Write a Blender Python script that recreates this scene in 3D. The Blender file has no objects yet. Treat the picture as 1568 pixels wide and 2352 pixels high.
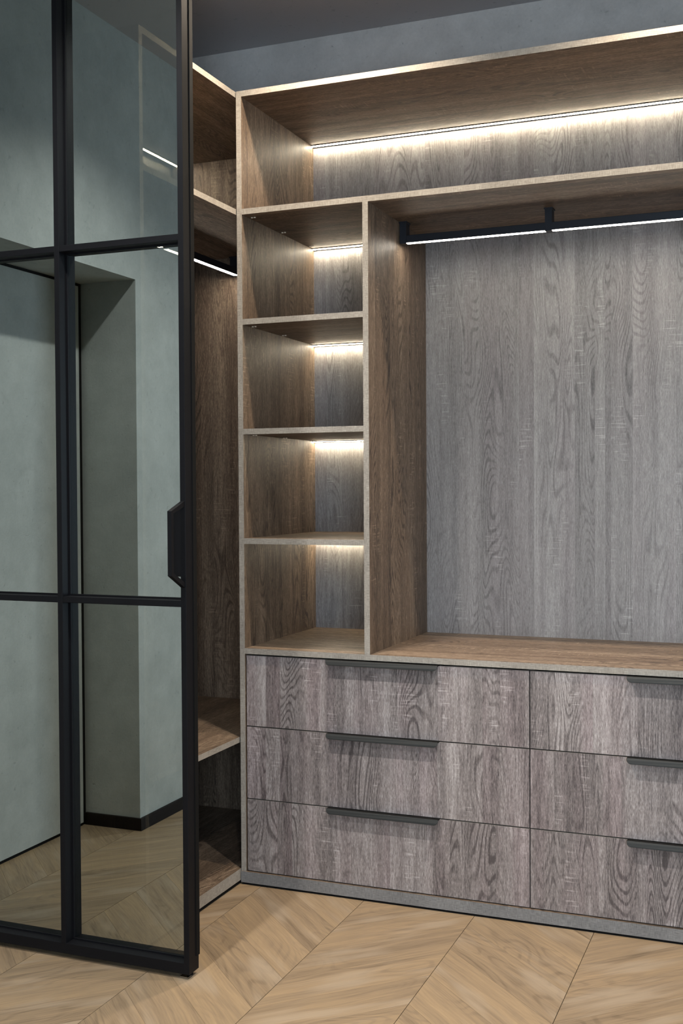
import bpy, bmesh, math, random
random.seed(7)
scene = bpy.context.scene
COL = scene.collection

# ------------------------------------------------------------------ camera
cam_data = bpy.data.cameras.new('camera')
cam = bpy.data.objects.new('camera', cam_data)
COL.objects.link(cam)
cam.location = (1.5684, -3.0854, 1.2056)
cam.rotation_euler = (math.radians(88.8014), math.radians(0.313), math.radians(21.785))
cam_data.sensor_fit = 'VERTICAL'
cam_data.sensor_height = 36.0
cam_data.lens = 2612.4 / 2352.0 * 36.0
cam_data.clip_start = 0.05
scene.camera = cam

# ------------------------------------------------------------------ world, daylight, exposure
world = bpy.data.worlds.new('sky')
scene.world = world
world.use_nodes = True
bgn = world.node_tree.nodes['Background']
bgn.inputs[0].default_value = (0.62, 0.76, 1.0, 1)
bgn.inputs[1].default_value = 1.2

def area_light(name, loc, rot, sx, sy, power, color):
    d = bpy.data.lights.new(name, 'AREA')
    d.shape = 'RECTANGLE'; d.size = sx; d.size_y = sy
    d.energy = power; d.color = color
    o = bpy.data.objects.new(name, d); COL.objects.link(o)
    o.location = loc; o.rotation_euler = rot
    return o
WIN_X0, WIN_X1, WIN_Z0, WIN_Z1 = 1.80, 3.30, 0.20, 2.35
# daylight entering through the window behind the camera
area_light('window_daylight', ((WIN_X0+WIN_X1)/2, -4.74, (WIN_Z0+WIN_Z1)/2), (math.radians(90), 0, 0),
           WIN_X1-WIN_X0, WIN_Z1-WIN_Z0, 112, (0.66, 0.83, 1.0))

vs = scene.view_settings
vs.view_transform = 'Standard'; vs.look = 'None'
vs.exposure = 0.0; vs.gamma = 1.0; vs.use_curve_mapping = False
cy = scene.cycles
cy.use_denoising = True
try:
    cy.denoiser = 'OPENIMAGEDENOISE'
    cy.denoising_input_passes = 'RGB_ALBEDO_NORMAL'
    cy.denoising_prefilter = 'ACCURATE'
except Exception:
    pass
cy.max_bounces = 10; cy.diffuse_bounces = 5; cy.glossy_bounces = 5
cy.transparent_max_bounces = 12; cy.caustics_reflective = False; cy.caustics_refractive = False
cy.sample_clamp_indirect = 6.0

# ------------------------------------------------------------------ dimensions (metres)
T = 0.017                     # board thickness
H = 2.40                      # wardrobe height
D = 0.5503                    # inner depth of the wardrobes
ZB0, ZB1 = 0.007, 0.0407      # plinth
ZBT = 0.7221                  # bench top
ZS = [2.0475, 1.717, 1.3865, 1.0556]
XD = 0.4044                   # divider
XG = 0.8882                   # joint between the two banks of drawers
XW = 1.776                    # right end of the back wardrobe
YEND = 0.568                  # inner face of the far end panel of the side wardrobe
YNEAR = -0.541
CEIL = 2.772
YB = 0.588                    # back wall
XL = -0.582                   # left wall
XN = -0.803                   # face of the door in the niche
YN = -1.609                   # niche jamb
YN2 = -0.80
ZN = 1.94                     # niche soffit
XR, YR = 4.9, -4.8
# sliding door
YF, YG, YBK = -0.659, -0.624, -0.611
XDR = 0.190

# ------------------------------------------------------------------ node helpers
def new_mat(name):
    m = bpy.data.materials.new(name); m.use_nodes = True
    nt = m.node_tree; nt.nodes.clear()
    out = nt.nodes.new('ShaderNodeOutputMaterial')
    return m, nt, out
class N:
    """small wrapper to write node graphs as expressions"""
    def __init__(s, nt): s.nt = nt
    def _in(s, sock, v):
        if v is None: return
        if hasattr(v, 'links') or isinstance(v, bpy.types.NodeSocket): s.nt.links.new(v, sock)
        else: sock.default_value = v
    def math(s, op, a, b=None, c=None, clamp=False):
        n = s.nt.nodes.new('ShaderNodeMath'); n.operation = op; n.use_clamp = clamp
        s._in(n.inputs[0], a); s._in(n.inputs[1], b); s._in(n.inputs[2], c)
        return n.outputs[0]
    def comb(s, x, y, z=0.0):
        n = s.nt.nodes.new('ShaderNodeCombineXYZ')
        s._in(n.inputs[0], x); s._in(n.inputs[1], y); s._in(n.inputs[2], z); return n.outputs[0]
    def sep(s, v):
        n = s.nt.nodes.new('ShaderNodeSeparateXYZ'); s._in(n.inputs[0], v); return n.outputs
    def noise(s, vec, scale=1.0, detail=2.0, rough=0.5, dist=0.0):
        n = s.nt.nodes.new('ShaderNodeTexNoise')
        s._in(n.inputs['Vector'], vec); n.inputs['Scale'].default_value = scale
        n.inputs['Detail'].default_value = detail; n.inputs['Roughness'].default_value = rough
        n.inputs['Distortion'].default_value = dist
        return n.outputs['Fac']
    def white(s, v):
        n = s.nt.nodes.new('ShaderNodeTexWhiteNoise'); n.noise_dimensions = '1D'
        s._in(n.inputs['W'], v); return n.outputs['Value']
    def ramp(s, f, stops, interp='LINEAR'):
        n = s.nt.nodes.new('ShaderNodeValToRGB'); cr = n.color_ramp; cr.interpolation = interp
        while len(cr.elements) < len(stops): cr.elements.new(0.5)
        for e, (p, c) in zip(cr.elements, stops):
            e.position = p; e.color = (c[0], c[1], c[2], 1) if hasattr(c, '__len__') else (c, c, c, 1)
        s._in(n.inputs[0], f); return n.outputs[0]
    def mix(s, f, a, b, blend='MIX'):
        n = s.nt.nodes.new('ShaderNodeMix'); n.data_type = 'RGBA'; n.blend_type = blend; n.clamp_factor = True
        s._in(n.inputs[0], f)
        for i, v in ((6, a), (7, b)):
            if isinstance(v, tuple): n.inputs[i].default_value = (v[0], v[1], v[2], 1)
            else: s._in(n.inputs[i], v)
        return n.outputs[2]
    def map(s, v, a, b, c=0.0, d=1.0, smooth=False):
        n = s.nt.nodes.new('ShaderNodeMapRange')
        if smooth: n.interpolation_type = 'SMOOTHSTEP'
        s._in(n.inputs[0], v)
        for i, q in enumerate((a, b, c, d)): n.inputs[i+1].default_value = q
        return n.outputs[0]
    def bump(s, h, strength, dist=0.001):
        n = s.nt.nodes.new('ShaderNodeBump'); n.inputs['Strength'].default_value = strength
        n.inputs['Distance'].default_value = dist; s._in(n.inputs['Height'], h); return n.outputs[0]
    def bsdf(s, color, rough, spec=0.5, metal=0.0, normal=None):
        n = s.nt.nodes.new('ShaderNodeBsdfPrincipled')
        if isinstance(color, tuple): n.inputs['Base Color'].default_value = (*color, 1)
        else: s._in(n.inputs['Base Color'], color)
        s._in(n.inputs['Roughness'], rough); n.inputs['Specular IOR Level'].default_value = spec
        n.inputs['Metallic'].default_value = metal
        if normal is not None: s._in(n.inputs['Normal'], normal)
        return n.outputs[0]
    def uv(s):
        return s.nt.nodes.new('ShaderNodeTexCoord').outputs['UV']
    def obj(s):
        return s.nt.nodes.new('ShaderNodeTexCoord').outputs['Object']
def srgb(r, g, b):
    f = lambda c: (c/255/12.92) if c/255 <= .04045 else ((c/255+.055)/1.055)**2.4
    return (f(r), f(g), f(b))

# ------------------------------------------------------------------ materials
def make_oak(name, dark, mid, light, purple, contrast=1.0, saw=1.0):
    """brushed rough-sawn oak laminate: strips, cathedral grain, fibres, saw marks; uv in metres, v along the grain"""
    m, nt, out = new_mat(name); n = N(nt)
    u, v, _ = n.sep(n.uv())
    wob = n.math('MULTIPLY', n.math('SINE', n.math('MULTIPLY', u, 37.0)), 0.33)
    k = n.math('FLOOR', n.math('ADD', n.math('MULTIPLY', u, 10.5), wob))
    r = n.white(k)
    r2 = n.white(n.math('ADD', k, 71.3))
    vo = n.math('ADD', v, n.math('MULTIPLY', r, 9.0))
    r7 = n.math('MULTIPLY', r2, 7.0)
    # cathedral figure: contour lines of a stretched smooth field
    f1 = n.noise(n.comb(n.math('MULTIPLY', u, 9.0), n.math('MULTIPLY', vo, 1.5), r7), 1.0, 1.2, 0.4, 0.35)
    rings = n.math('SINE', n.math('MULTIPLY', f1, 230.0))
    rings = n.map(rings, 0.1, 1.0, 0.0, 1.0, True)
    figmask = n.map(n.noise(n.comb(n.math('MULTIPLY', u, 8.0), n.math('MULTIPLY', vo, 1.6), 3.0), 1.0, 1.0), 0.42, 0.66, 0.15, 1.0, True)
    # streaks and fibres
    st = n.noise(n.comb(n.math('MULTIPLY', u, 26.0), n.math('MULTIPLY', vo, 0.9), r7), 1.0, 3.0, 0.55)
    wu = n.math('ADD', u, n.math('MULTIPLY', n.noise(n.comb(n.math('MULTIPLY', u, 12.0), n.math('MULTIPLY', vo, 3.0), r7), 1.0, 2.0), 0.02))
    fb = n.noise(n.comb(n.math('MULTIPLY', wu, 300.0), n.math('MULTIPLY', vo, 24.0), r7), 1.0, 3.0, 0.65)
    fb2 = n.noise(n.comb(n.math('MULTIPLY', wu, 700.0), n.math('MULTIPLY', vo, 95.0), 1.0), 1.0, 2.0, 0.6)
    tone = n.math('ADD', n.math('MULTIPLY', n.math('SUBTRACT', st, 0.5), 0.7*contrast), 0.5)
    tone = n.math('ADD', tone, n.math('MULTIPLY', n.math('SUBTRACT', fb, 0.5), 0.8*contrast))
    tone = n.math('ADD', tone, n.math('MULTIPLY', n.math('SUBTRACT', fb2, 0.5), 0.85*contrast))
    tone = n.math('ADD', tone, n.math('MULTIPLY', n.math('SUBTRACT', r, 0.5), 0.16*contrast))
    tone = n.math('SUBTRACT', tone, n.math('MULTIPLY', n.math('MULTIPLY', rings, figmask), 0.27*contrast))
    # saw marks across the grain
    patch = n.map(n.noise(n.comb(n.math('MULTIPLY', u, 15.0), n.math('MULTIPLY', vo, 4.0), n.math('ADD', r7, 5.0)), 1.0, 1.5), 0.57, 0.68, 0.0, 1.0, True)
    ln = n.noise(n.comb(n.math('MULTIPLY', u, 14.0), n.math('MULTIPLY', v, 170.0), 2.0), 1.0, 1.5, 0.5)
    ln = n.map(ln, 0.54, 0.68, 0.0, 1.0, True)
    sw = n.math('MULTIPLY', n.math('MULTIPLY', patch, ln), 0.20*saw)
    tone = n.math('ADD', tone, sw, clamp=True)
    c = n.ramp(tone, [(0.12, dark), (0.5, mid), (0.88, light)])
    pm = n.map(n.noise(n.comb(n.math('MULTIPLY', u, 11.0), n.math('MULTIPLY', vo, 0.7), n.math('ADD', r7, 2.0)), 1.0, 2.0), 0.4, 0.7, 0.0, 1.0, True)
    c = n.mix(n.math('MULTIPLY', pm, 0.6), c, n.mix(1.0, c, purple, 'MULTIPLY'))
    h = n.math('ADD', n.math('MULTIPLY', fb, 0.6), n.math('ADD', n.math('MULTIPLY', fb2, 0.4), sw))
    b = n.bsdf(c, n.map(fb, 0.3, 0.7, 0.58, 0.42), 0.42, 0.0, n.bump(h, 0.35, 0.0012))
    nt.links.new(b, out.inputs[0])
    return m

OAK_D, OAK_M, OAK_L = srgb(58, 48, 40), srgb(107, 91, 76), srgb(160, 142, 122)
M_OAK = make_oak('brushed_oak', OAK_D, OAK_M, OAK_L, (0.94, 0.89, 0.88))
M_OAKF = make_oak('brushed_oak_front', srgb(82, 75, 74), srgb(138, 129, 126), srgb(188, 180, 177), (0.97, 0.87, 0.91), 1.15, 1.3)
M_OAKB = make_oak('brushed_oak_back', srgb(98, 94, 93), srgb(146, 142, 140), srgb(188, 184, 181), (0.97, 0.93, 0.95), 0.75, 1.2)

def make_edge(name, c0, c1, c2):
    m, nt, out = new_mat(name); n = N(nt)
    u, v, _ = n.sep(n.uv())
    a = n.noise(n.comb(n.math('MULTIPLY', u, 700.0), n.math('MULTIPLY', v, 60.0), 0.0), 1.0, 2.0)
    b = n.noise(n.comb(n.math('MULTIPLY', u, 60.0), n.math('MULTIPLY', v, 700.0), 4.0), 1.0, 2.0)
    d = n.noise(n.comb(n.math('MULTIPLY', u, 9.0), n.math('MULTIPLY', v, 9.0), 4.0), 1.0, 2.0)
    f = n.math('ADD', n.math('MULTIPLY', n.math('ADD', a, b), 0.4), n.math('MULTIPLY', d, 0.2))
    c = n.ramp(f, [(0.3, c0), (0.5, c1), (0.7, c2)])
    nt.links.new(n.bsdf(c, 0.55, 0.35, 0, n.bump(f, 0.2, 0.0006)), out.inputs[0])
    return m
M_EDGE = make_edge('linen_edge_band', srgb(112, 106, 98), srgb(154, 147, 137), srgb(188, 181, 170))
M_PLINTH = make_edge('linen_plinth_band', srgb(84, 83, 83), srgb(120, 119, 118), srgb(150, 149, 147))

def make_plaster(name, c0, c1, scale=1.0, marks=1.0):
    m, nt, out = new_mat(name); n = N(nt)
    o = n.obj()
    big = n.noise(o, 1.6*scale, 4.0, 0.6)
    med = n.noise(o, 11.0*scale, 5.0, 0.65)
    fine = n.noise(o, 130.0, 3.0, 0.6)
    pits = n.map(n.noise(o, 46.0, 3.0, 0.6), 0.63, 0.74, 0.0, 1.0, True)
    f = n.math('ADD', n.math('MULTIPLY', big, 0.5), n.math('ADD', n.math('MULTIPLY', med, 0.35), n.math('MULTIPLY', fine, 0.15)))
    c = n.ramp(f, [(0.33, c0), (0.67, c1)])
    c = n.mix(n.math('MULTIPLY', pits, 0.45*marks), c, tuple(x*0.55 for x in c0))
    tr = n.map(n.noise(o, 5.5*scale, 6.0, 0.72, 0.8), 0.58, 0.70, 0.0, 0.22*marks, True)
    c = n.mix(tr, c, tuple(x*0.6 for x in c0))
    h = n.math('SUBTRACT', n.math('ADD', n.math('MULTIPLY', med, 0.5), n.math('MULTIPLY', fine, 0.4)), n.math('MULTIPLY', pits, 0.5))
    nt.links.new(n.bsdf(c, 0.72, 0.25, 0, n.bump(h, 0.25, 0.003)), out.inputs[0])
    return m
M_PLASTER = make_plaster('grey_plaster', srgb(158, 164, 161), srgb(192, 197, 194), 1.0, 0.6)
M_BACKPL = make_plaster('dark_grey_plaster', srgb(172, 169, 165), srgb(212, 208, 203))
M_CEIL = make_plaster('ceiling_paint', srgb(176, 175, 177), srgb(184, 183, 185), 0.4)

def plain(name, col, rough=0.5, spec=0.5, metal=0.0, noise=0.0):
    m, nt, out = new_mat(name); n = N(nt)
    if noise:
        f = n.noise(n.obj(), 60.0, 3.0)
        c = n.mix(f, tuple(x*(1-noise) for x in col), tuple(x*(1+noise) for x in col))
    else: c = col
    nt.links.new(n.bsdf(c, rough, spec, metal), out.inputs[0]); return m
M_BLACK = plain('black_powder_coat', srgb(15, 15, 18), 0.55, 0.16, 0, 0.1)
M_GAP = plain('black_gasket_gap_shade', srgb(10, 10, 10), 0.8, 0.2)  # gaskets and seals, also strips standing for the shade in gaps
M_BASEB = plain('dark_wenge_board', srgb(20, 13, 11), 0.6, 0.2, 0, 0.3)
M_GREYAL = plain('graphite_aluminium', srgb(44, 46, 46), 0.5, 0.25, 0.2, 0.06)
M_RAIL = plain('black_aluminium', srgb(34, 37, 44), 0.4, 0.5, 0.3, 0.06)
M_STEEL = plain('nickel_steel', srgb(190, 186, 178), 0.25, 0.5, 1.0)
M_SCREW = plain('pale_glint_screw_head', srgb(232, 220, 200), 0.3, 0.6)  # pale non-metal colour paints the glint of the steel heads
M_WHITE = plain('white_lacquer', srgb(222, 222, 220), 0.4, 0.4)

def emit(name, col, strength):
    m, nt, out = new_mat(name)
    e = nt.nodes.new('ShaderNodeEmission'); e.inputs[0].default_value = (*col, 1); e.inputs[1].default_value = strength
    nt.links.new(e.outputs[0], out.inputs[0]); return m
LED_COL = (1.0, 0.87, 0.65)
M_LED = emit('led_diffuser', LED_COL, 72.0)
M_LEDR = emit('led_rail_diffuser', (1.0, 0.90, 0.76), 50.0)
M_LENS = emit('downlight_lens', (1.0, 0.85, 0.66), 12.0)

def make_glass():
    # face 0: the coated, half-mirrored front; other faces: clear tinted glass
    m, nt, out = new_mat('smoked_mirror_coating')
    g = nt.nodes.new('ShaderNodeBsdfGlossy'); g.inputs['Color'].default_value = (0.92, 1.0, 0.97, 1); g.inputs['Roughness'].default_value = 0.0
    t = nt.nodes.new('ShaderNodeBsdfTransparent'); t.inputs['Color'].default_value = (0.12, 0.122, 0.108, 1)
    mx = nt.nodes.new('ShaderNodeMixShader'); mx.inputs[0].default_value = 0.44
    nt.links.new(t.outputs[0], mx.inputs[1]); nt.links.new(g.outputs[0], mx.inputs[2]); nt.links.new(mx.outputs[0], out.inputs[0])
    m2, nt2, out2 = new_mat('smoked_glass_body')
    t2 = nt2.nodes.new('ShaderNodeBsdfTransparent'); t2.inputs['Color'].default_value = (0.95, 0.97, 0.94, 1)
    nt2.links.new(t2.outputs[0], out2.inputs[0])
    return m, m2
M_GLASS, M_GLASS2 = make_glass()
mw, ntw, outw = new_mat('window_glass')
tw = ntw.nodes.new('ShaderNodeBsdfTransparent'); gw = ntw.nodes.new('ShaderNodeBsdfGlossy'); gw.inputs['Roughness'].default_value = 0.02
xw = ntw.nodes.new('ShaderNodeMixShader'); xw.inputs[0].default_value = 0.06
ntw.links.new(tw.outputs[0], xw.inputs[1]); ntw.links.new(gw.outputs[0], xw.inputs[2]); ntw.links.new(xw.outputs[0], outw.inputs[0])
M_WINGLASS = mw

def make_floor():
    m, nt, out = new_mat('natural_oak_plank'); n = N(nt)
    oi = nt.nodes.new('ShaderNodeObjectInfo').outputs['Random']
    g = nt.nodes.new('ShaderNodeAttribute'); g.attribute_name = 'piece'
    r = n.math('FRACT', n.math('ADD', oi, g.outputs['Fac']))
    u, v, _ = n.sep(n.uv())
    r9 = n.math('MULTIPLY', r, 31.0)
    wu = n.math('ADD', u, n.math('MULTIPLY', n.noise(n.comb(n.math('MULTIPLY', u, 9.0), n.math('MULTIPLY', v, 3.5), r9), 1.0, 2.0), 0.028))
    f1 = n.noise(n.comb(n.math('MULTIPLY', u, 9.0), n.math('MULTIPLY', v, 2.6), r9), 1.0, 1.0, 0.4, 0.5)
    rings = n.map(n.math('SINE', n.math('MULTIPLY', f1, 95.0)), 0.0, 1.0, 0.0, 1.0, True)
    rm = n.map(n.noise(n.comb(n.math('MULTIPLY', u, 6.0), n.math('MULTIPLY', v, 2.0), n.math('ADD', r9, 4.0)), 1.0, 1.0), 0.45, 0.62, 0.1, 1.0, True)
    st = n.noise(n.comb(n.math('MULTIPLY', wu, 32.0), n.math('MULTIPLY', v, 1.3), r9), 1.0, 3.0, 0.6)
    fb = n.noise(n.comb(n.math('MULTIPLY', wu, 210.0), n.math('MULTIPLY', v, 10.0), r9), 1.0, 3.0, 0.6)
    tone = n.math('ADD', n.math('MULTIPLY', n.math('SUBTRACT', st, 0.5), 0.72), 0.5)
    tone = n.math('ADD', tone, n.math('MULTIPLY', n.math('SUBTRACT', fb, 0.5), 0.5))
    tone = n.math('ADD', tone, n.math('MULTIPLY', n.math('SUBTRACT', n.white(r9), 0.5), 0.14))
    tone = n.math('SUBTRACT', tone, n.math('MULTIPLY', n.math('MULTIPLY', rings, rm), 0.12), clamp=True)
    c = n.ramp(tone, [(0.1, srgb(92, 77, 59)), (0.42, srgb(133, 114, 91)), (0.62, srgb(149, 127, 99)), (0.9, srgb(170, 145, 112))])
    grey = n.map(n.noise(n.comb(n.math('MULTIPLY', u, 14.0), n.math('MULTIPLY', v, 3.0), n.math('ADD', r9, 8.0)), 1.0, 2.0), 0.5, 0.72, 0.0, 0.6, True)
    c = n.mix(grey, c, srgb(158, 142, 122))
    nt.links.new(n.bsdf(c, n.map(fb, 0.3, 0.7, 0.5, 0.38), 0.4, 0, n.bump(fb, 0.2, 0.0008)), out.inputs[0])
    return m
M_FLOOR = make_floor()

# ------------------------------------------------------------------ mesh helpers
def link(name, me, mats, parent=None, struct=False, loc=None):
    for mm in (mats if isinstance(mats, (list, tuple)) else [mats]): me.materials.append(mm)
    o = bpy.data.objects.new(name, me); COL.objects.link(o)
    if parent: o.parent = parent
    if loc: o.location = loc
    if struct: o['kind'] = 'structure'
    return o
FACES = {'-x': (0, 4, 7, 3), '+x': (1, 2, 6, 5), '-y': (0, 1, 5, 4), '+y': (2, 3, 7, 6), '-z': (0, 3, 2, 1), '+z': (4, 5, 6, 7)}
def add_box(bm, x0, x1, y0, y1, z0, z1, grain='z', edge=(), off=None, uvl=None):
    if uvl is None: uvl = bm.loops.layers.uv.verify()
    if off is None: off = (random.uniform(0, 20), random.uniform(0, 20))
    co = [(x0, y0, z0), (x1, y0, z0), (x1, y1, z0), (x0, y1, z0), (x0, y0, z1), (x1, y0, z1), (x1, y1, z1), (x0, y1, z1)]
    vs_ = [bm.verts.new(c) for c in co]
    gi = 'xyz'.index(grain)
    for key, idx in FACES.items():
        f = bm.faces.new([vs_[i] for i in idx])
        ax = 'xyz'.index(key[1])
        pl = [a for a in (0, 1, 2) if a != ax]
        if gi in pl: va = gi; ua = [a for a in pl if a != gi][0]
        else:                       # end of the board: run the band along its longer side
            ext = (x1-x0, y1-y0, z1-z0); va = max(pl, key=lambda a: ext[a]); ua = [a for a in pl if a != va][0]
        for l in f.loops:
            l[uvl].uv = (l.vert.co[ua] + off[0] + ax*1.7, l.vert.co[va] + off[1])
        if key in edge: f.material_index = 1
def box(name, b, mats, parent=None, grain='z', edge=(), bevel=0.0, struct=False):
    bm = bmesh.new()
    add_box(bm, *b, grain=grain, edge=edge)
    if bevel:
        bmesh.ops.bevel(bm, geom=list(bm.edges), offset=bevel, segments=2, affect='EDGES', profile=0.5)
    me = bpy.data.meshes.new(name); bm.to_mesh(me); bm.free()
    return link(name, me, mats, parent, struct)
def multi(name, boxes, mats, parent=None, struct=False, grain='z', bevel=0.0):
    bm = bmesh.new()
    for b in boxes: add_box(bm, *b, grain=grain)
    if bevel: bmesh.ops.bevel(bm, geom=list(bm.edges), offset=bevel, segments=1, affect='EDGES')
    me = bpy.data.meshes.new(name); bm.to_mesh(me); bm.free()
    return link(name, me, mats, parent, struct)
def prism(name, pts, axis, a0, a1, mats, parent=None, bevel=0.0, smooth=False):
    """extrude a polygon. axis 'y': pts are (x,z); axis 'x': pts are (y,z); axis 'z': pts are (x,y)"""
    bm = bmesh.new()
    def P(p, a): return {'y': (p[0], a, p[1]), 'x': (a, p[0], p[1]), 'z': (p[0], p[1], a)}[axis]
    lo = [bm.verts.new(P(p, a0)) for p in pts]; hi = [bm.verts.new(P(p, a1)) for p in pts]
    bm.faces.new(lo); bm.faces.new(hi[::-1])
    for i in range(len(pts)):
        j = (i+1) % len(pts); bm.faces.new((lo[j], lo[i], hi[i], hi[j]))
    bmesh.ops.recalc_face_normals(bm, faces=bm.faces)
    if bevel: bmesh.ops.bevel(bm, geom=list(bm.edges), offset=bevel, segments=2, affect='EDGES', profile=0.5)
    me = bpy.data.meshes.new(name); bm.to_mesh(me); bm.free()
    return link(name, me, mats, parent)
def cyl(name, c, r, h, mats, parent=None, axis='z', seg=20):
    pts = [(r*math.cos(2*math.pi*i/seg), r*math.sin(2*math.pi*i/seg)) for i in range(seg)]
    if axis == 'z': q = [(c[0]+a, c[1]+b) for a, b in pts]; a0 = c[2]
    elif axis == 'y': q = [(c[0]+a, c[2]+b) for a, b in pts]; a0 = c[1]
    else: q = [(c[1]+a, c[2]+b) for a, b in pts]; a0 = c[0]
    return prism(name, q, axis, a0, a0+h, mats, parent)
def thing(name, loc, label, cat, group=None):
    e = bpy.data.objects.new(name, None); COL.objects.link(e)
    e.empty_display_size = 0.1
    e['label'] = label; e['category'] = cat
    if group: e['group'] = group
    return e

# ------------------------------------------------------------------ the setting
XC0 = 0.066 - 0.3325*3; CW = 0.3325; CS = 0.17; SL = 0.965
floor = box('floor', (-0.95, XR, YR, YB, -0.06, -0.010), M_GAP, struct=True)
def clip_poly(poly, x0, x1, y0, y1):
    for ax, val, sg in ((0, x0, 1), (0, x1, -1), (1, y0, 1), (1, y1, -1)):
        res = []
        for i in range(len(poly)):
            a, b = poly[i], poly[(i+1) % len(poly)]
            ia, ib = (a[ax]-val)*sg >= 0, (b[ax]-val)*sg >= 0
            if ia: res.append(a)
            if ia != ib:
                t = (val-a[ax])/(b[ax]-a[ax]); res.append((a[0]+(b[0]-a[0])*t, a[1]+(b[1]-a[1])*t))
        poly = res
        if not poly: break
    return poly
def plank_verts(bm, poly, ox, oy, sg, uvl, off, piece=None, lay=None):
    gx, gy = 1/math.hypot(1, SL), sg*SL/math.hypot(1, SL)
    top = [bm.verts.new((p[0]-ox, p[1]-oy, 0.0)) for p in poly]
    bot = [bm.verts.new((p[0]-ox, p[1]-oy, -0.0095)) for p in poly]
    fs = [bm.faces.new(top)]
    for i in range(len(poly)):
        j = (i+1) % len(poly); fs.append(bm.faces.new((top[i], bot[i], bot[j], top[j])))
    for f in fs:
        for l in f.loops:
            x, y = l.vert.co.x, l.vert.co.y
            l[uvl].uv = (-x*gy + y*gx + off[0], x*gx + y*gy + off[1])
    if lay is not None:
        for v in top+bot: v[lay] = piece
G = 0.0008
shared = {}
bmr = bmesh.new(); uvr = bmr.loops.layers.uv.verify(); layr = bmr.verts.layers.float.new('piece')
for k in range(0, 20):
    xa = XC0 - CW + CW*k; xb = xa + CW
    if xa > XR: break
    sg = 1 if (k % 2 == 1) else -1      # joints rise with x in the column [-0.2665, 0.066]
    ya = -0.226 if sg > 0 else 0.095     # joint phase at the column's left side
    for j in range(-34, 12):
        y0 = ya + j*CS
        g2 = 0.00022*math.hypot(1, SL)
        poly = [(xa+G, y0+g2+G*SL*sg), (xb-G, y0+g2+(CW-G)*SL*sg), (xb-G, y0+CS-g2+(CW-G)*SL*sg), (xa+G, y0+CS-g2+G*SL*sg)]
        cl = clip_poly(poly, -0.93, XR-0.001, YR+0.001, YB-0.001)
        if len(cl) < 3: continue
        ymid = y0 + CS/2 + sg*SL*CW/2
        whole = len(cl) == 4 and all(abs(a[0]-b[0]) + abs(a[1]-b[1]) < 1e-6 for a, b in zip(cl, poly))
        near = (-0.65 < xa + CW/2 < 1.75) and (-2.25 < ymid < 0.25)
        if near:
            if whole and sg in shared: me = shared[sg]
            else:
                bm = bmesh.new(); uvl = bm.loops.layers.uv.verify()
                plank_verts(bm, cl, xa, y0, sg, uvl, (0, 0))
                me = bpy.data.meshes.new('plank'); bm.to_mesh(me); bm.free(); me.materials.append(M_FLOOR)
                if whole: shared[sg] = me
            o = bpy.data.objects.new('plank', me); COL.objects.link(o); o.parent = floor; o.location = (xa, y0, 0)
        else:
            plank_verts(bmr, cl, 0, 0, sg, uvr, (random.uniform(0, 9), random.uniform(0, 9)), random.random(), layr)
me = bpy.data.meshes.new('far_planks'); bmr.to_mesh(me); bmr.free()
o = link('far_planks', me, M_FLOOR, floor); o['kind'] = 'stuff'

box('ceiling', (-0.95, XR, YR, YB, CEIL, CEIL+0.08), M_CEIL, struct=True)
box('wall_back', (-0.95, XR, YB, YB+0.12, -0.06, CEIL), M_BACKPL, struct=True)
# left wall with the niche and its lintel
multi('wall_left', [(-0.95, XL, YR, YN, -0.06, CEIL), (-0.95, XL, YN2, YB, -0.06, CEIL),
                    (-0.95, XL, YN, YN2, ZN, CEIL), (-0.95, XN-0.045, YN, YN2, -0.06, ZN)], M_PLASTER, struct=True)
# concealed door in the niche
door = box('door_1', (XN-0.042, XN, YN+0.024, YN2-0.012, 0.012, ZN-0.012), M_PLASTER, struct=True)
multi('door_reveal', [(XN-0.044, XN-0.006, YN+0.0005, YN+0.024, 0.0005, ZN-0.0005), (XN-0.044, XN-0.006, YN+0.024, YN2-0.012, ZN-0.012, ZN-0.0005),
                      (XN-0.044, XN-0.006, YN2-0.012, YN2-0.0005, 0.0005, ZN-0.0005), (XN-0.044, XN-0.004, YN+0.024, YN2-0.012, 0.0005, 0.012)], M_GAP, door)
BH = 0.043
multi('baseboard_left', [(XL, XL+0.010, YR+0.001, YN+0.010, 0.0005, BH), (XN-0.002, XL, YN, YN+0.010, 0.0005, BH)], M_BASEB, struct=True)
# rest of the room: rear wall with a window, right wall, partition stub
multi('wall_rear', [(-0.95, WIN_X0, YR-0.12, YR, -0.06, CEIL), (WIN_X1, XR, YR-0.12, YR, -0.06, CEIL),
                    (WIN_X0, WIN_X1, YR-0.12, YR, -0.06, WIN_Z0), (WIN_X0, WIN_X1, YR-0.12, YR, WIN_Z1, CEIL)], M_PLASTER, struct=True)
box('wall_right', (XR, XR+0.12, YR-0.12, YB+0.12, -0.06, CEIL), M_PLASTER, struct=True)
box('wall_front', (XW+0.012, XR, -0.60, YB, 0.0, CEIL), M_PLASTER, struct=True)
wx = 0.05
win = multi('window_1', [(WIN_X0, WIN_X1, YR-0.09, YR-0.03, WIN_Z0, WIN_Z0+wx), (WIN_X0, WIN_X1, YR-0.09, YR-0.03, WIN_Z1-wx, WIN_Z1),
                         (WIN_X0, WIN_X0+wx, YR-0.09, YR-0.03, WIN_Z0+wx, WIN_Z1-wx), (WIN_X1-wx, WIN_X1, YR-0.09, YR-0.03, WIN_Z0+wx, WIN_Z1-wx),
                         ((WIN_X0+WIN_X1-wx)/2, (WIN_X0+WIN_X1+wx)/2, YR-0.09, YR-0.03, WIN_Z0+wx, WIN_Z1-wx)], M_WHITE, struct=True)
mid = (WIN_X0+WIN_X1)/2
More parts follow.
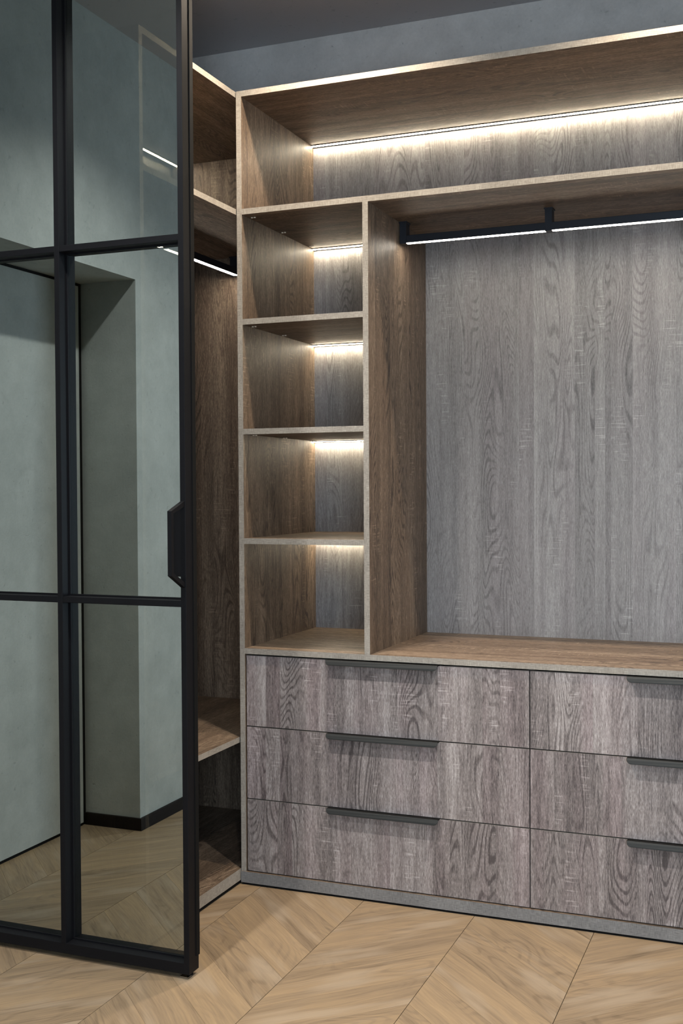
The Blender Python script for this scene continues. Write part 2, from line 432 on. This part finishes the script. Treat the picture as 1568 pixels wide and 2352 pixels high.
for a, b in ((WIN_X0+wx, mid-wx/2), (mid+wx/2, WIN_X1-wx)):
    box('pane', (a, b, YR-0.064, YR-0.058, WIN_Z0+wx, WIN_Z1-wx), M_WINGLASS, win)
# ceiling track of the sliding door
multi('trim_1', [(XL+0.004, XW+0.008, YF-0.002, YF+0.004, 2.735, CEIL-0.0005), (XL+0.004, XW+0.008, YBK-0.004, YBK+0.002, 2.735, CEIL-0.0005),
                 (XL+0.004, XW+0.008, YF+0.004, YBK-0.004, CEIL-0.006, CEIL-0.0005)], M_BLACK, struct=True)

# ------------------------------------------------------------------ back wardrobe
W = [M_OAK, M_EDGE]; WF = [M_OAKF, M_EDGE]; WB = [M_OAKB, M_EDGE]
wd = thing('open_wardrobe', (0, 0, 0), 'wide open grey-brown oak wardrobe with six drawers, a long hanging niche and lit shelves', 'wardrobe', None)
FR = ('-y',)
box('side_panel', (0, T, 0, D+0.012, ZB1, H), W, wd, 'z', FR)
box('side_panel', (XW-T, XW, 0, D+0.012, ZB1, H), W, wd, 'z', FR)
box('top_panel', (T, XW-T, 0, D, H-T, H), W, wd, 'x', FR)
box('shelf', (T, XW-T, 0, D, ZS[0]-T, ZS[0]), W, wd, 'x', FR)
for z in ZS[1:]:
    box('shelf', (T, XD, 0, D, z-T, z), W, wd, 'x', FR)
box('divider', (XD, XD+T, 0, D, ZBT, ZS[0]-T), W, wd, 'z', FR)
box('bench_top', (T, XW-T, 0, D, ZBT-T, ZBT), W, wd, 'x', FR)
box('back_panel', (T, XW-T, D, D+0.012, ZB1, H), WB, wd, 'z')
box('plinth', (0, XW, -0.003, D, ZB0, ZB1), [M_OAK, M_PLINTH], wd, 'x', FR)
box('gap_shade_strip', (0.002, XW-0.002, 0.001, 0.02, 0.0, ZB0), M_GAP, wd)  # black strip stands for the shade in the gap below the plinth
box('centre_panel', (XG-0.0085, XG+0.0085, 0.028, D, ZB1, ZBT-T), W, wd, 'z', FR)
ztops = [ZBT-T-0.005, 0.4846-0.0017, 0.2637-0.0017]
zbots = [0.4846+0.0017, 0.2637+0.0017, ZB1+0.003]
HL = 0.342
def handle(x0, zt, parent):
    x1 = x0+HL; c = 0.011
    # lip with chamfered, rounded lower corners, leaning outward, plus the flange that hooks over the drawer edge
    out = [(x0, zt-0.001), (x0, zt-0.006), (x0+0.0015, zt-0.0100), (x0+0.005, zt-0.0135), (x0+0.010, zt-0.0155), (x1-0.010, zt-0.0155),
           (x1-0.005, zt-0.0135), (x1-0.0015, zt-0.0100), (x1, zt-0.006), (x1, zt-0.001)]
    h = prism('handle', out, 'y', -0.0205, -0.0185, M_GREYAL, parent, 0.0005)
    for v in h.data.vertices: v.co.y += 0.007*max(0.0, 1-(zt-v.co.z)/0.0155)**1.5
    prism('flange', [(x0, -0.0115), (x1, -0.0115), (x1, 0.012), (x0, 0.012)], 'z', zt-0.003, zt-0.001, M_GAP, h)  # flange blackened, the shade of the gap above is put into its colour
    return h
for xa, xb, hx in ((T+0.0035, XG-0.0016, 0.287), (XG+0.0016, XW-T-0.0035, 1.152)):
    for zt, zb in zip(ztops, zbots):
        d = box('drawer', (xa, xb, 0.004, 0.022, zb, zt), WF, wd, 'z', ('+z',), 0.0)
        handle(hx, zt+0.003, d)
# led strips
def led(x0, x1, y0, y1, z, parent, axis='x', mat=M_LED):
    p = box('light_strip', (x0, x1, y0, y1, z-0.003, z), M_STEEL, parent)
    if axis == 'x': box('gap_shade_lip', (x0+0.001, x1-0.001, y1, y1+0.004, z-0.0046, z), M_GAP, p)  # black strip stands for the shadow between led channel and back panel
    else: box('gap_shade_lip', (x0-0.004, x0, y0+0.001, y1-0.001, z-0.0046, z), M_GAP, p)  # same painted gap shadow for strips along y
    if axis == 'x': box('diffuser', (x0+0.001, x1-0.001, y0+0.002, y1-0.002, z-0.0045, z-0.003), mat, p)
    else: box('diffuser', (x0+0.002, x1-0.002, y0+0.001, y1-0.001, z-0.0045, z-0.003), mat, p)
    return p
led(T, XW-T, 0.528, 0.541, H-T, wd)
for z in ZS:
    led(T, XD, 0.528, 0.541, z-T, wd)
for z in ZS[:3]:
    for y in (0.045, 0.265, 0.492):
        for xx in (T+0.012, T+0.021):
            cyl('shelf_screw', (xx, y, z-T-0.0025), 0.0034, 0.0024, M_SCREW, wd, 'z', 10)
# hanging rail with its own light
def rail_x(x0, x1, yc, brackets, parent):
    r = box('hanging_rail', (x0, x1, yc-0.014, yc+0.014, 1.9645, 1.988), M_RAIL, parent, bevel=0.001)
    box('light_strip', (x0+0.012, x1-0.012, yc-0.012, yc+0.002, 1.9630, 1.9645), M_LEDR, r)
    for bx in brackets:
        multi('bracket', [(bx-0.0105, bx+0.0105, yc-0.017, yc+0.017, 1.9622, 2.026), (bx-0.013, bx+0.013, yc-0.019, yc+0.019, 2.026, ZS[0]-T)], M_RAIL, r)
    return r
rail_x(XD+T+0.003, XW-T-0.003, 0.292, (XD+T+0.0135, 0.887, 1.317, XW-T-0.0135), wd)

# ------------------------------------------------------------------ side wardrobe
sw = thing('open_wardrobe', (0, 0, 0), 'narrow open oak wardrobe along the side wall behind the black-framed glass door', 'wardrobe', None)
X1, X0 = -0.003, -0.556
FX = ('+x',)
box('end_panel', (X0, X1, YEND, YEND+T, 0.047, H), W, sw, 'z', FX)
box('end_panel', (X0, X1, YNEAR, YNEAR+T, 0.047, H), W, sw, 'z', FX)
box('top_panel', (X0, X1, YNEAR+T, YEND, H-T, H), W, sw, 'y', FX)
box('shelf', (X0, X1, YNEAR+T, YEND, ZS[0]-T+0.001, ZS[0]+0.001), W, sw, 'y', FX)
box('shelf', (X0, X1-0.002, YNEAR+T, YEND, 0.4493-T, 0.4493), W, sw, 'y', FX)
box('bottom_panel', (X0, X1, YNEAR, YEND+T, 0.012, 0.047), W, sw, 'y', FX)
box('gap_shade_strip', (X0+0.02, X1-0.004, YNEAR+0.01, YEND, 0.0, 0.012), M_GAP, sw)  # black strip stands for the shade under the bottom panel
box('back_panel', (X0-0.012, X0, YNEAR, YEND+T, 0.012, H), WB, sw, 'z')
led(-0.534, -0.521, YNEAR+T, YEND, H-T, sw, 'y')
xc = -0.288
r = box('hanging_rail', (xc-0.014, xc+0.014, YNEAR+T+0.003, YEND-0.003, 1.9645, 1.988), M_RAIL, sw, bevel=0.001)
box('light_strip', (xc-0.002, xc+0.012, YNEAR+T+0.012, YEND-0.012, 1.9630, 1.9645), M_LEDR, r)
for by in (YNEAR+T+0.0135, 0.045, YEND-0.0135):
    multi('bracket', [(xc-0.017, xc+0.017, by-0.0105, by+0.0105, 1.9622, 2.026), (xc-0.019, xc+0.019, by-0.013, by+0.013, 2.026, ZS[0]-T)], M_RAIL, r)

# ------------------------------------------------------------------ sliding glass door
gd = thing('sliding_door', (0, 0, 0), 'tall black steel-framed sliding door with smoked mirror glass panes and a small bar handle', 'door')
BW = 0.0150
XDL = -0.545
xm0, xm1 = -0.185, -0.170
zb0, zb1 = 0.013, 0.040
bars_z = [(0.918, 0.9330), (1.8095, 1.8250)]
ztop0, ztop1 = 2.700, 2.734
box('stile', (XDR-BW, XDR, YF, YBK, zb0, ztop1), M_BLACK, gd, bevel=0.0008)
box('stile', (XDL, XDL+BW, YF, YBK, zb0, ztop1), M_BLACK, gd, bevel=0.0008)
box('mullion', (xm0, xm1, YF+0.0005, YBK, zb1, ztop0), M_BLACK, gd, bevel=0.0008)
for z0, z1 in [(zb0, zb1)] + bars_z + [(ztop0, ztop1)]:
    for a, b in ((XDL+BW, xm0), (xm1, XDR-BW)):
        full = z0 in (zb0, ztop0)
        if full and a != XDL+BW: continue
        box('rail', (a, XDR-BW if full else b, YF+0.001, YBK, z0, z1), M_BLACK, gd, bevel=0.0008)
rows = [(zb1, bars_z[0][0]), (bars_z[0][1], bars_z[1][0]), (bars_z[1][1], ztop0)]
for z0, z1 in rows:
    for a, b in ((XDL+BW, xm0), (xm1, XDR-BW)):
        bm = bmesh.new(); add_box(bm, a, b, YG, YG+0.006, z0, z1)
        bm.faces.ensure_lookup_table()
        for i, f in enumerate(bm.faces): f.material_index = 0 if i == 2 else 1
        me = bpy.data.meshes.new('glass_pane'); bm.to_mesh(me); bm.free()
        gp = link('glass_pane', me, [M_GLASS, M_GLASS2], gd)
        # slim glazing bead around the pane
        w = 0.004; y0, y1 = YG-0.005, YG-0.0003
        multi('glazing_bead', [(a, b, y0, y1, z0, z0+w), (a, b, y0, y1, z1-w, z1), (a, a+w, y0, y1, z0+w, z1-w), (b-w, b, y0, y1, z0+w, z1-w)], M_BLACK, gp)
# bar handle: trapezoid loop of flat bar standing off the stile
hx = 0.1815; hw = 0.0055
yo, yi = -0.7215, -0.7115
za0, za1, zb_, zc_ = 0.965, 1.176, 0.998, 1.153
outer = [(YF, za0), (yo, zb_), (yo, zc_), (YF, za1)]
inner = [(YF, za1-0.013), (yi, zc_-0.006), (yi, zb_+0.006), (YF, za0+0.013)]
bm = bmesh.new()
ring = outer + inner
for i in range(3):
    q = [outer[i], outer[i+1], inner[2-i], inner[3-i]]
    lo = [bm.verts.new((hx-hw, p[0], p[1])) for p in q]; hi = [bm.verts.new((hx+hw, p[0], p[1])) for p in q]
    bm.faces.new(lo); bm.faces.new(hi[::-1])
    for k in range(4):
        kk = (k+1) % 4; bm.faces.new((lo[kk], lo[k], hi[k], hi[kk]))
bmesh.ops.remove_doubles(bm, verts=bm.verts, dist=1e-5)
bmesh.ops.recalc_face_normals(bm, faces=bm.faces)
me = bpy.data.meshes.new('handle'); bm.to_mesh(me); bm.free()
hd = link('handle', me, M_BLACK, gd)
box('back_plate', (0.139, XDR-BW, YG-0.016, YG-0.004, 0.990, 1.160), M_BLACK, hd, bevel=0.001)
# edge seal along the closing side and the floor guide
box('edge_seal', (XDR, XDR+0.002, YF+0.034, YBK+0.002, 0.048, ztop0), M_GAP, gd)
fg = multi('floor_guide', [(0.158, 0.182, -0.650, -0.622, 0.0005, 0.003)], M_STEEL, gd)
cyl('guide_roller', (0.178, -0.632, 0.003), 0.007, 0.0105, M_GAP, fg, 'z', 14)

# ------------------------------------------------------------------ ceiling downlights
def downlight(x, y, power, size_deg, blend, where, col=(1.0, 0.84, 0.66)):
    t = thing('ceiling_downlight', (x, y, CEIL), 'small round recessed ceiling downlight ' + where, 'downlight', 'recessed ceiling downlights')
    seg = 28; bm = bmesh.new()
    rr = [(0.043, -0.0005), (0.043, -0.004), (0.036, -0.005), (0.032, -0.0005)]
    prev = None; rings_ = []
    for r_, z_ in rr: rings_.append([bm.verts.new((x+r_*math.cos(2*math.pi*i/seg), y+r_*math.sin(2*math.pi*i/seg), CEIL+z_)) for i in range(seg)])
    for a, b in zip(rings_, rings_[1:]):
        for i in range(seg):
            j = (i+1) % seg; bm.faces.new((a[i], a[j], b[j], b[i]))
    me = bpy.data.meshes.new('rim'); bm.to_mesh(me); bm.free()
    link('rim', me, M_BLACK, t)
    cyl('lens', (x, y, CEIL-0.0015), 0.031, 0.001, M_LENS, t, 'z', 24)
    d = bpy.data.lights.new('downlight_beam', 'SPOT'); d.energy = power; d.color = col
    d.spot_size = math.radians(size_deg); d.spot_blend = blend; d.shadow_soft_size = 0.025
    o = bpy.data.objects.new('downlight_beam', d); COL.objects.link(o); o.parent = t; o.location = (x, y, CEIL-0.012)
    return t
downlight(0.33, -0.25, 98, 125, 0.8, 'above the corner of the drawers')
downlight(1.35, -0.25, 86, 125, 0.8, 'added above the far end of the drawers')  # added lamp, brings more light to niche, bench and right wall
downlight(0.18, -1.20, 110, 125, 0.7, 'in front of the sliding door', (1.0, 0.975, 0.94))
downlight(1.45, -1.20, 100, 125, 0.7, 'beside the open doorway', (1.0, 0.975, 0.94))
downlight(0.18, -2.60, 80, 125, 0.7, 'near the side wall', (1.0, 0.975, 0.94))
downlight(1.45, -2.60, 80, 125, 0.7, 'in the middle of the room', (1.0, 0.975, 0.94))
